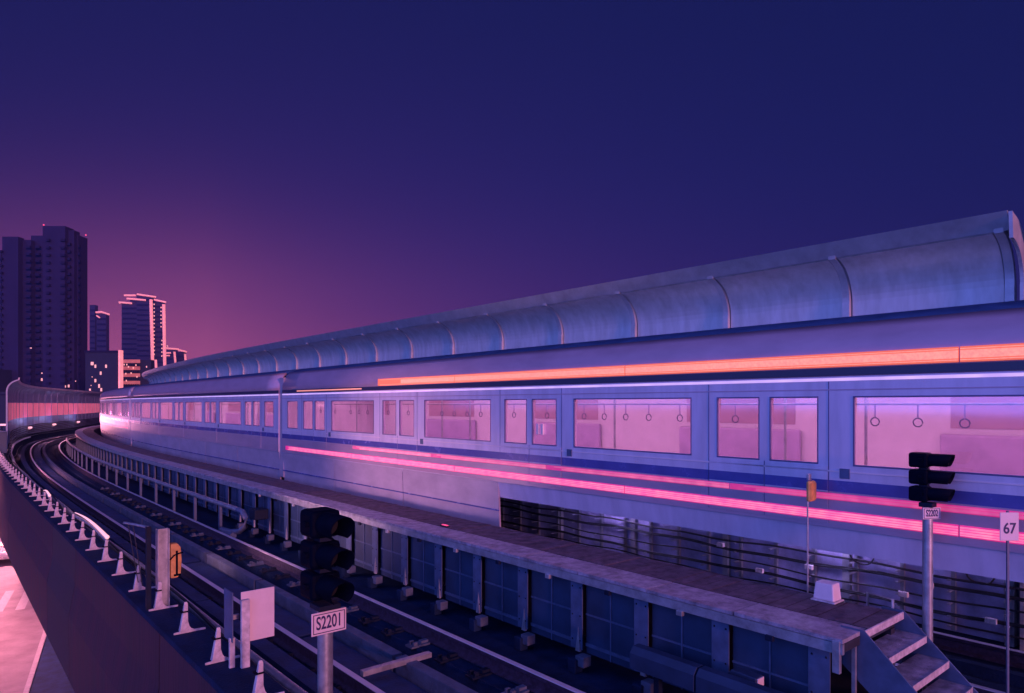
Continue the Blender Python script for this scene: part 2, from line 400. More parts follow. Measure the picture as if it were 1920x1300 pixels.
# ------------------------------------------------------------------ bright pipe glare along the parapet, built as glowing tubes
def pipe_glare(s0, s1, d, z, label, power):  # glare on a pipe, made as a glowing tube
    t = thing('tube_lamp', label, 'lamp', frame((s0+s1)/2, d, z), 'bright lamps on the parapet')
    n = 8
    pts = [P(s0+(s1-s0)*i/n, d, z+.05*math.sin(i/n*3.1)) for i in range(n+1)]
    MB().tube(pts, .02, 8, radii=[.026,.024,.022,.02,.018,.016,.013,.010,.007]).build('light_tube', L_lamp, t)
    MB().tube([q+Vector((0,0,-.06)) for q in pts], .022, 6).build('holder', M_galv, t)
    MB().ball(pts[0], .03).build('end_cap', L_lamp, t)
    ld = bpy.data.lights.new('tube_light', 'POINT'); ld.energy = power; ld.color = (1,.5,.5); ld.shadow_soft_size = .15
    lo = bpy.data.objects.new('tube_light', ld); COL.objects.link(lo); lo.parent = t; lo.location = (0.35, 0, .25)
pipe_glare(11.3, 14.2, 1.93, .80, 'long bright pink tube lamp leaning on the parapet brackets', 2.0)
tl = [o for o in COL.objects if o.name.startswith('tube_lamp')][0]
ld = bpy.data.lights.new('tube_beam', 'SPOT'); ld.energy = 760; ld.color = (1, .46, .55); ld.shadow_soft_size = .5; ld.spot_size = R(80); ld.spot_blend = 1  # added spot that brightens the train skirt and walkway front
lo = bpy.data.objects.new('tube_beam', ld); COL.objects.link(lo); lo.parent = tl; lo.location = (.3, 0, .15)
lo.rotation_euler = Vector((-5.0, .9, -.15)).to_track_quat('Z', 'Y').to_euler()
pipe_glare(18.3, 19.4, 2.0, .68, 'short bright lamp on the parapet beyond the long tube lamp', 3)
pipe_glare(36.0, 37.4, 1.9, .6, 'far bright lamp at the parapet beside the grey cabinet', 6)

# ------------------------------------------------------------------ plate sign, gate posts, call unit
fr = frame(5.88, 1.99, .5)
t = thing('equipment_sign', 'blank pinkish white plate sign seen on two short posts on the parapet', 'sign', fr)
MB().box(fr, .0, .285, -.006, .006, .20, .63).build('plate', M_white, t, .003)
MB().box(fr, -.075, -.065, -.01, .20, .22, .64).build('side_plate', M_post, t, .002)
MB().box(fr, -.01, .06, -.05, -.014, -.02, .57).build('post', M_bplate, t, .004)
MB().box(fr, -.085, -.04, .02, .05, -.02, .25).build('post', M_bplate, t, .004)
MB().box(fr, -.075, .04, .16, .19, .36, .40).build('brace', M_galv, t)

fr = frame(8.15, 1.88, .5)
t = thing('gate_post', 'pair of tall flanged steel posts with a thin top arm on the parapet', 'post', fr)
b = MB().box(fr, -.02, .10, -.005, .005, -.15, .86).box(fr, -.02, -.008, -.05, .05, -.15, .86).box(fr, .088, .10, -.05, .05, -.15, .86)
b.build('pale_post', M_galv, t, .002)
MB().box(fr, -.125, -.075, -.02, .03, -.1, .90).build('dark_post', M_iron, t, .004)
MB().tube([fr @ Vector(q) for q in ((-.10,0,.89),(-.16,.25,.89),(-.20,.7,.86))], .014, 6).build('top_arm', M_galv, t)
for yy in (.35, .6):
    MB().tube([fr @ Vector((-.17-.02*yy, yy, .87)), fr @ Vector((-.10, yy*.8, .2))], .005, 5).build('wire', M_cable, t)
fr2 = frame(8.15, 1.88, .5)
t = thing('call_unit', 'rounded yellow box strapped to the tall steel post', 'box', fr2 @ Matrix.Translation((.16, 0, .5)))
vs = MB()
prof = [(.0,-.19),(.07,-.19),(.105,-.15),(.115,.0),(.105,.14),(.07,.19),(.0,.19)]
vs.prism(t.matrix_basis, [(x-.05, z) for x, z in prof], -.05, .05); vs.build('case', M_yel, t, .015)
MB().box(t.matrix_basis, .0, .02, -.062, -.05, -.15, .11).build('seam', M_black, t)
MB().tube([t.matrix_basis @ Vector(q) for q in ((-.06,-.06,.02),(-.02,-.066,.065),(.03,-.066,.08),(.07,-.06,.085))], .008, 6).build('strap', M_black, t)
MB().box(t.matrix_basis, -.02, .05, -.066, -.05, -.165, -.145).build('latch', M_black, t)

# ------------------------------------------------------------------ colour light signals
def signal(fr, txt, label, zb, k=1.0, yaw=0., pyaw=0., pole=.06, sgn=(.145,.088), hood_r=.098, lean=0.):
    """origin at the foot; zb = height of the lowest lamp housing's foot"""
    t = thing('railway_signal', label, 'signal', fr, 'three lamp railway signals')
    A = fr
    MB().tube([A @ Vector((0,0,z)) for z in (0, zb*.5, zb-.02)], pole, 20).build('pole', M_galv, t)
    MB().box(A, -pole*1.8, pole*1.8, -pole*1.8, pole*1.8, 0, .02).build('base_plate', M_galv, t, .003)
    B = A @ Matrix.Rotation(yaw, 4, 'Z')
    MB().box(B, -.09*k, .09*k, -.09*k, .09*k, zb-.02, zb+.02).build('bracket', M_iron, t, .004)
    for i in range(3):
        z = zb+.045*k+.245*k*i; h = .215*k
        prof = [(-.13,0),(.13,0),(.13,h),(-.13,h)]
        hs = MB().box(B, -.125*k, .125*k, -.03*k, .22*k, z, z+h)
        hs = hs.build('lamp_housing', M_black, t, .035*k)
        hood = MB(); c = z+h/2; n = 18; L = .31*k; r = hood_r*k
        vs = []; fs = []
        for q in range(n+1):
            a = R(-55)+R(290)*q/n
            ca, sa = math.cos(a), math.sin(a)
            cut = 1.0-.12*(1-sa)
            for rr in (r, r*.93):
                vs += [B @ Vector((rr*ca, -.02*k, c+rr*sa)), B @ Vector((rr*ca, -.03*k-L*cut, c+rr*sa))]
        for q in range(n):
            a = q*4; b = a+4
            fs += [(a,b,b+1,a+1),(a+2,a+3,b+3,b+2),(a+1,b+1,b+3,a+3)]
        hood.add(vs, fs, True); hood.build('hood', M_black, t)
        ln = MB(); ln.tube([B @ Vector((0,-.035*k,c)), B @ Vector((0,-.05*k,c))], r*.86, 20, False); ln.build('lens', M_lens, t)
        if i < 2: MB().box(B, -.05*k, .05*k, -.01*k, .10*k, z+h, z+.245*k).build('spacer', M_iron, t)
        MB().box(B, -.155*k, -.125*k, .02*k, .08*k, z+h*.45, z+h*.62).build('hinge', M_black, t)
    zs = zb-.115*k; B = A @ Matrix.Rotation(pyaw, 4, 'Z')
    sp = MB().box(B, -sgn[0], sgn[0], -pole-.012, -pole-.004, zs-sgn[1], zs+sgn[1]).build('number_plate', M_white, t, .003)
    e = .013*k; q6 = .006*k
    bd = MB()
    for (x0,x1,z0,z1) in ((-sgn[0]+e,sgn[0]-e,sgn[1]-e-q6,sgn[1]-e),(-sgn[0]+e,sgn[0]-e,-sgn[1]+e,-sgn[1]+e+q6),(-sgn[0]+e,-sgn[0]+e+q6,-sgn[1]+e,sgn[1]-e),(sgn[0]-e-q6,sgn[0]-e,-sgn[1]+e,sgn[1]-e)):
        bd.box(B, x0, x1, -pole-.0145, -pole-.012, zs+z0, zs+z1)
    bd.build('border', M_ink, sp)
    text_mesh(txt, B @ Matrix.Translation((0, -pole-.0135, zs)), sgn[1]*1.62, M_ink, sp, squash=.62*(sgn[0]/.145)*(.088/sgn[1])*(1 if k > .9 else .9))
    return t
signal(frame(5.07, 2.37, -.30), 'S2201', 'black three lamp signal on a steel pole with the white plate S2201', 1.43, 1.0)
signal(frame(2.25, 6.80, -.30), 'S2202', 'black three lamp signal with small plate S2202 on a slim pole by the train', 2.12, .62, pole=.042, sgn=(.085,.052), pyaw=R(-34))

# kilometre plate 67
fr = frame(1.66, 6.83, -.30, R(-40))
t = thing('distance_marker', 'small white plate reading 67 on a thin post beside the train', 'sign', fr)
MB().box(fr, -.008, .008, -.008, .008, 0, 2.13).build('post', M_post, t)
pl = MB().box(fr, -.078, .078, -.022, -.014, 1.885, 2.12).build('plate', M_white, t, .003)
text_mesh('67', fr @ Matrix.Translation((0, -.0235, 1.985)), .125, M_ink, pl, squash=.85)
# yellow box on a slim post
fr = frame(3.36, 6.82, -.30)
t = thing('junction_box', 'small yellow junction box on a slim post beside the train', 'box', fr)
MB().tube([fr @ Vector((0,0,0)), fr @ Vector((0,0,2.05))], .009, 8).build('post', M_galv, t)
MB().box(fr, -.07, .07, -.06, -.014, 2.03, 2.24).build('case', M_yel, t, .02)
MB().box(fr, -.055, .055, -.066, -.06, 2.05, 2.22).build('cover', M_yel, t, .006)
MB().box(fr, -.03, .03, -.03, .0, 2.24, 2.31).build('cable_gland', M_galv, t, .01)

# ------------------------------------------------------------------ evacuation walkway
ZW = .84; W0, W1, W2 = 5.53, 5.97, 6.62; WS = 2.44
wk = thing('evacuation_walkway', 'long raised walkway of steel plates and brown planks between the two tracks', 'walkway', frame(5, 6, 0))
s = WS; k = 0
while s < 98:
    L = .98
    dz = random.uniform(-.003, .003)
    MB().sweep([(W0,ZW-.035),(W1-.01,ZW-.035),(W1-.01,ZW+dz),(W0,ZW+dz)], s, s+L-.012, .5).build('steel_plate', M_grat, wk)
    s += L; k += 1
pk = MB(); s = WS+.12
while s < 98:
    z = ZW+.004+random.uniform(-.004,.004); pk.pbox(s, s+.145, W1, W2, ZW-.03, z, 1); s += .155
pk.build('planking', M_plank, wk)
MB().pbox(WS-.02, WS+.11, W1-.008, W2+.02, ZW-.03, ZW+.006).build('end_plank', M_plank, wk)
MB().sweep([(W0,ZW-.04),(W0+.035,ZW-.04),(W0+.035,ZW-.125),(W0,ZW-.125)], WS, 98, 1).build('edge_angle', M_galv, wk)
MB().sweep([(W0+.04,ZW-.04),(W2-.05,ZW-.04),(W2-.05,ZW-.11),(W0+.04,ZW-.11)], WS, 98, 1).build('bearer', M_under, wk)
MB().sweep([(W2-.13,ZW-.12),(W2-.05,ZW-.12),(W2-.05,-.3),(W2-.13,-.3)], WS, 98, 1).build('rear_wall', M_under, wk)
s = WS+.22; k = 0
while s < 88:
    fr = frame(s, 5.60, -.30)
    ps = MB().box(fr, -.006, .006, -.09, .09, .24, 1.0).box(fr, .006, .06, .075, .088, .24, 1.0).build('support_post', M_post, wk)
    if k < 16:
        for zz in ((.34,.62,.94) if k < 9 else ()):
            for yy in (-.06,.06): MB().ball(fr @ Vector((-.008,yy,zz)), .010, 6, 4).build('bolt', M_iron, ps)
        MB().box(fr, -.09, .04, -.19, -.06, .08, .20).build('base_block', M_conc, ps, .01)
        MB().box(fr, -.13, .0, -.10, .02, -.0, .16).build('base_block', M_asph, ps, .01)
        vs = [(-.025,-.07,.22),(-.025,.0,.22),(-.012,-.035,.50),(.0,-.07,.22),(.0,.0,.22)]
        MB().add([fr @ Vector(v) for v in vs], [(0,1,2),(3,2,4),(0,2,3),(1,4,2),(0,3,4,1)]).build('fin', M_galv, ps)
    q0, q1 = s+.095, s+.93-.095
    pn = MB().sweep([(5.66,.0-.10),(5.675,.0-.10),(5.675,.72),(5.66,.72)], q0, q1, 1).build('side_panel', M_panel, wk)
    mm = (q0+q1)/2
    mu = MB().pbox(mm-.008, mm+.008, 5.648, 5.66, -.10, .71).pbox(q0, mm-.009, 5.648, 5.66, .33, .348).pbox(mm+.009, q1, 5.648, 5.66, .33, .348).pbox(q0, mm-.009, 5.645, 5.66, -.02, .015).pbox(mm+.009, q1, 5.645, 5.66, -.02, .015)
    mu.build('glazing_bar', M_post, pn)
    if k < 14: MB().box(frame(s+.40, 5.53, ZW-.15), -.02, .02, -.035, .035, -.02, .03).build('clamp', M_galv if k % 2 else M_iron, wk, .004)
    s += .93; k += 1

# steps at the end of the walkway
st = thing('metal_steps', 'short flight of galvanised steel steps at the end of the walkway', 'steps', frame(WS, 6.2, -.3))
ds, dzz = .175, .17; X0, X1 = 5.86, 6.70
for k in range(1, 6):
    zt = ZW-dzz*k; s1 = WS-ds*(k-1)-.03; s0 = WS-ds*k-.03
    tr_ = MB().pbox(s0-.012, s1+.06, X0+.012, X1-.012, zt-.006, zt).build('tread', M_grat, st)
    MB().pbox(s0-.016, s0-.012, X0+.012, X1-.012, zt-.055, zt+.004).build('nosing', M_bplate, tr_)
MB().pbox(WS-.034, WS-.022, X0+.012, X1-.012, ZW-.06, ZW+.004).build('nosing', M_bplate, st)
for d in (X0, X1):
    e = -.006 if d == X0 else .006
    def Q(s, z, o=0): return P(s, d+o, z)
    a = [(WS+.16,ZW+.012),(WS-.03,ZW+.012),(WS-.03-ds*5.6,ZW+.012-dzz*5.6),(WS-.03-ds*5.6,-.14-.16),(WS-.03-ds*4.9,-.30),(WS+.16,ZW-.30)]
    mb = MB(); vs = [Q(s, z, -.008) for s, z in a]+[Q(s, z, .008) for s, z in a]; n = len(a)
    mb.add(vs, [tuple(range(n)), tuple(range(2*n-1, n-1, -1))]+[(j, j+n, (j+1) % n+n, (j+1) % n) for j in range(n)])
    mb.build('stringer', M_post, st, .002)
MB().pbox(WS+.02, WS+.08, W0-.01, W0+.03, ZW-.28, ZW-.02).build('end_bracket', M_galv, st, .003)
MB().pbox(WS+.02, WS+.05, X0-.05, X0-.02, -.3, ZW-.1).build('leg', M_galv, st)

fr = frame(3.02, 6.52, ZW+.006)
t = thing('equipment_box', 'pale tapered plastic box standing on the planks near the steps', 'box', fr)
vs = [(-.085,-.10,.015),(.085,-.10,.015),(.085,.10,.015),(-.085,.10,.015),(-.07,-.085,.175),(.07,-.085,.175),(.07,.085,.175),(-.07,.085,.175)]
MB().add([fr @ Vector(v) for v in vs], [(0,3,2,1),(4,5,6,7),(0,1,5,4),(1,2,6,5),(2,3,7,6),(3,0,4,7)]).build('cover', M_white, t, .012)
MB().box(fr, -.10, .10, -.115, .115, 0, .015).build('base_plate', M_bplate, t, .003)

fr = frame(8.62, 5.98, ZW+.01)
t = thing('marker_light', 'tiny glowing red marker light lying on the walkway planks', 'light', fr)
MB().box(fr, -.03, .03, -.09, .09, 0, .015).build('housing', M_iron, t, .004)
MB().box(fr, -.018, .018, -.07, .07, .016, .026).build('lens', L_redpt, t, .004)

fr = frame(2.62, 6.74, -.3)
t = thing('hoop_frame', 'small steel hoop standing between walkway end and train', 'frame', fr)
MB().tube([fr @ Vector(q) for q in ((-.0,-.1,0),(-.0,-.1,1.22),(0,.12,1.24),(0,.12,0))], .014, 8).build('hoop', M_galv, t)

# cable guard rail along the foot of the walkway (left) and trunking (right)
t = thing('cable_guard', 'long pale guard rail in front of the walkway panels ending in an elbow', 'guard rail', frame(20, 5.1, .3))
pts = [P(15.2+q, 5.08, .42) for q in range(0, 40)]
MB().tube(pts, .055, 10).build('rail_tube', M_galv, t)
for q in range(0, 38, 2): MB().box(frame(16.4+q, 5.08, -.3), -.03, .03, -.05, .05, 0, .67).build('stanchion', M_post, t)
MB().tube([P(15.2,5.08,.42), P(14.95,5.10,.40), P(14.85,5.12,.28), P(14.85,5.12,.10), P(15.0,5.05,-.02), P(15.3,4.95,-.06), P(15.7,4.9,-.06)], .06, 12).build('elbow', M_post, t)
MB().tube([P(15.6,4.9,-.12), P(15.1,4.95,-.12)], .075, 12).build('elbow_collar', M_post, t)
MB().box(frame(14.6, 5.3, .28), -.15, .15, -.22, .12, 0, .22).build('valve_box', M_iron, t, .02)
t = thing('trunking', 'dark blue metal cable duct running low in front of the walkway at right', 'trunking', frame(3, 5.3, .2))
for a, b in ((3.62,4.36),(2.80,3.60),(1.9,2.78),(.8,1.88)):
    MB().sweep([(5.22,.13),(5.42,.13),(5.42,.30),(5.36,.34),(5.27,.34),(5.22,.28)], a, b, 1).build('trunking_length', M_panel, t, .004)
for s in (2.5, 3.3, 4.1): MB().box(frame(s, 5.33, -.3), -.03, .03, -.03, .03, 0, .43).build('foot', M_iron, t)
fr = frame(3.28, 5.5, .25)
t = thing('floodlight', 'small dark wedge floodlight behind the trunking below the walkway', 'lamp', fr)
MB().prism(fr @ Matrix.Rotation(R(90), 4, 'Z'), [(-.14,0),(.10,0),(.14,.05),(.10,.10),(-.14,.09)], -.06, .06).build('housing', M_panel, t, .006)
MB().box(fr, -.05, .05, -.155, -.145, .01, .085).build('lens_cover', M_white, t)

# ------------------------------------------------------------------ noise barriers
def arc(dc, zc, r, a0, a1, n=9): return [(dc+r*math.cos(R(a0+(a1-a0)*i/n)), zc+r*math.sin(R(a0+(a1-a0)*i/n))) for i in range(n+1)]
nb = thing('noise_barrier', 'tall curved-top grey noise barrier standing behind the train', 'noise barrier', frame(5, 10.3, -.3))
PB = 2.0; k = 0; s = 2.47
while s < 100:
    e = min(s+PB, 100)
    pn = MB()
    inner = [(10.30,3.05),(10.30,4.17)]+arc(9.70, 4.20, .60, 2, 78, 10)
    outer = [(d+.04*(1 if i < 2 else math.cos(R(2+76*(i-2)/10))), z+(0 if i < 2 else .04*math.sin(R(2+76*(i-2)/10)))) for i, (d, z) in enumerate(inner)]
    pn.sweep(inner+outer[::-1], s+.07, e-.07, 1, smooth=False).build('curved_panel', M_sheet, nb)
    if k < 8:
        MB().sweep([(10.294,3.93),(10.298,3.93),(10.298,3.945),(10.294,3.945)], s+.07, e-.07, 1).sweep([(10.294,3.50),(10.298,3.50),(10.298,3.515),(10.294,3.515)], s+.07, e-.07, 1).build('panel_joint', M_frame, nb)
    MB().sweep([(10.30,1.60),(10.30,3.05),(10.315,3.05),(10.315,1.60)], s+.07, e-.07, 1).build('glazing', G_bar, nb)
    MB().sweep([(10.29,.0-.28),(10.29,1.59),(10.33,1.59),(10.33,-.28)], s+.07, e-.07, 1).build('lower_panel', M_lpanel, nb)
    s += PB; k += 1
k = 0; s = 2.47
while s < 100.1:
    o = [(10.235,-.3),(10.235,4.17)]+[(9.70+(.545+.045*i/12)*math.cos(R(2+79*i/12)), 4.20+(.545+.045*i/12)*math.sin(R(2+79*i/12))) for i in range(13)]; i2 = [(10.36,-.3),(10.36,4.17)]+arc(9.70, 4.20, .64, 2, 83, 12)
    MB().sweep(o+i2[::-1], s-.05, s+.05, .2).build('post', M_bpost, nb)
    s += PB; k += 1
MB().sweep([(9.80,4.80),(9.83,4.83),(9.72,5.02),(9.68,5.01)], 2.36, 100, 1).build('top_flashing', M_flash, nb)
MB().sweep([(9.82,4.84),(10.1,4.76),(10.12,4.79),(9.84,4.875)], 2.36, 100, 1).build('top_cap', M_flash, nb)
# end frame of the barrier
MB().prism(frame(2.33, 0, 0), [(q[0], q[1]) for q in ([(10.18,-.3),(10.18,4.17)]+arc(9.70,4.20,.49,2,86,12)+[(9.70,5.0)]+arc(9.70,4.20,.78,84,2,12)+[(10.46,-.3)])], -.02, .02).build('end_frame', M_bpost, nb)
MB().tube([P(2.1,9.95,5.0), P(2.1,10.7,4.2), P(2.1,10.72,-.2)], .05, 8).build('end_strut', M_galv, nb)
wl = tag(MB().sweep([(10.40,-.3),(10.6,-.3),(10.6,1.05),(10.40,1.05)], -14, 100, 2).build('parapet_wall', M_conc), 'pale concrete parapet wall behind the noise barrier foot', 'wall')
MB().sweep([(10.29,-.28),(10.33,-.28),(10.33,1.59),(10.29,1.59)], -12, 2.1, 1).build('lower_panel', M_lpanel, nb)
# cable shelves on the barrier wall
cs = thing('cable_rack', 'rows of black cables on steel arms along the foot of the barrier', 'cable rack', frame(4, 10.2, 0))
for j, z in enumerate((.92,.76,.60,.45,.30,.14,-.02,-.14)):
    for q in range(1 if j % 2 else 2):
        pts = [P(-6+i*.33, 10.10-.05*q+.012*math.sin(i*.9+j), z+.02+.035*q+(.03 if j < 3 else .018)*math.sin(i*.47+j*1.7)+.012*math.sin(i*1.3)) for i in range(0, 75)]
        MB().tube(pts, .017 if j < 4 else .013, 6).build('cable', M_cable, cs)
s = -5.6; k = 0
while s < 19 and k < 40:
    fr = frame(s, 10.22, 0)
    ar = MB().box(fr, .0, .05, -.025, .025, -.25, 1.02)
    for z in (.92,.76,.60,.45,.30,.14,-.02,-.14): ar.box(fr, -.19, .0, -.02, .02, z-.018, z-.006)
    ar.build('arm', M_galv, cs); s += .62; k += 1
for s, z, r in ((4.15,.62,.17),(2.72,.62,.16),(1.95,.3,.12)):
    c = [P(s+r*math.cos(a), 10.03+.02*math.sin(3*a), z+r*math.sin(a)) for a in [i*2*math.pi/22 for i in range(24)]]
    MB().tube(c, .012, 6).build('cable_coil', M_cable, cs)
for i, (s, z) in enumerate(((1.9,.05),(1.55,.22),(2.6,.0),(3.3,.3),(3.6,.12),(4.9,.25),(5.7,.05),(6.4,.35))):
    MB().box(frame(s, 9.99, z), -.03, .03, -.06, .06, 0, .07).build('cable_tag', M_bplate, cs, .006)
for i, s in enumerate((.4, 4.6, 8.8)):  # added lamps, unseen behind the train, that brighten the cable wall
    fr = frame(s, 10.2, 1.22)
    t = thing('wall_lamp', ['bulkhead lamp low on the noise barrier behind the right end of the train','bulkhead lamp low on the noise barrier behind the middle of the train','bulkhead lamp low on the noise barrier behind the left part of the end carriage'][i], 'lamp', fr, 'bulkhead lamps behind the train')
    MB().box(fr, .0, .08, -.05, .05, -.05, .05).build('bracket', M_galv, t)
    MB().box(fr, -.09, .0, -.14, .14, -.05, .05).build('lamp_head', L_lamp, t, .02)  # glowing head of the added fill lamp
    ld = bpy.data.lights.new('wall_lamp_light', 'POINT'); ld.energy = 60; ld.color = (.46,.36,1.0); ld.shadow_soft_size = .12
    lo = bpy.data.objects.new('wall_lamp_light', ld); COL.objects.link(lo); lo.parent = t; lo.location = (-.45, 0, -.12)
fr = frame(2.0, 9.8, -.3)
t = thing('relay_cabinet', 'small pale steel cabinet at the foot of the barrier beyond the steps', 'cabinet', fr)
MB().box(fr, -.10, .10, -.14, .14, .25, .52).build('case', M_bpost, t, .012)
MB().box(fr, -.02, .02, -.10, -.06, 0, .25).build('leg', M_galv, t); MB().box(fr, -.02, .02, .06, .10, 0, .25).build('leg', M_galv, t)

# outer barrier, far left on the bend
lb = thing('noise_barrier', 'far curved-top barrier with glowing pink glazing on the outer edge of the bend', 'noise barrier', frame(44, 2.25, .5))
s = 42.0; k = 0; DL = 2.22
while s < 100:
    e = s+2.0
    inn = [(DL,2.80),(DL,3.35)]+arc(DL+.55, 3.36, .55, 178, 100, 8)
    out = [(DL-.04,2.80),(DL-.04,3.35)]+arc(DL+.55, 3.36, .59, 178, 100, 8)
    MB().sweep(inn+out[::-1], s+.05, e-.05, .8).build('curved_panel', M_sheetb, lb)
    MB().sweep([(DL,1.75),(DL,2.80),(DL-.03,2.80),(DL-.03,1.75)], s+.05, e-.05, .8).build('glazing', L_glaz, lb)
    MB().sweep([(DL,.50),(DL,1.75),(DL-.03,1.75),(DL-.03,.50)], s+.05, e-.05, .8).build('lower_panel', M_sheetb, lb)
    s += 2.0; k += 1
s = 42.0
while s < 100.1:
    o = [(DL+.018,.5),(DL+.018,3.35)]+arc(DL+.55, 3.36, .532, 178, 100, 8); i2 = [(DL-.05,.5),(DL-.05,3.35)]+arc(DL+.55, 3.36, .60, 178, 100, 8)
    MB().sweep(o+i2[::-1], s-.03, s+.03, .2).build('post', M_sheetb, lb); s += 2.0
MB().sweep([(DL+.42,3.92),(DL+.48,3.92),(DL+.52,4.05),(DL+.46,4.05)], 42, 100, 1).build('top_flashing', M_bplate, lb)
rk = thing('cable_rack', 'stack of dark cables along the outer edge beneath the far barrier', 'cable rack', frame(50, 2.3, .3))
for j in range(7):
    MB().tube([P(40+i, DL+.12, .35+.13*j+.02*math.sin(i*.8+j)) for i in range(0, 55)], .03, 5).build('cable', M_cable, rk)
# flood lamps at the foot of the far barrier
for i, (s, lab) in enumerate(((61.5,'nearest bright lamp at the foot of the far pink barrier'),(70.0,'middle bright lamp at the foot of the far pink barrier'),(79.0,'farthest bright lamp at the foot of the far pink barrier'))):
    fr = frame(s, DL+.22, .95)
    t = thing('wall_lamp', lab, 'lamp', fr, 'lamps at the foot of the far barrier')
    MB().box(fr, -.2, .02, -.12, .12, -.12, -.03).build('bracket', M_galv, t)
    MB().box(fr, -.10, .12, -.2, .2, -.03, .10).build('lamp_head', L_lamp, t, .03)
    ld = bpy.data.lights.new('wall_lamp_light', 'SPOT'); ld.energy = 1900; ld.color = (1,.32,.48); ld.shadow_soft_size = 1.0; ld.spot_size = R(120); ld.spot_blend = 1
    lo = bpy.data.objects.new('wall_lamp_light', ld); COL.objects.link(lo); lo.parent = t; lo.location = (.3, 0, .2); lo.rotation_euler = (R(90), 0, R(-90-25))
    ld = bpy.data.lights.new('wall_lamp_spill', 'POINT'); ld.energy = 25; ld.color = (.42,.40,1); ld.shadow_soft_size = .3  # added blue fill for the far barrier, hung clear of the lamp
    lo = bpy.data.objects.new('wall_lamp_spill', ld); COL.objects.link(lo); lo.parent = t; lo.location = (.6, -.5, .6)

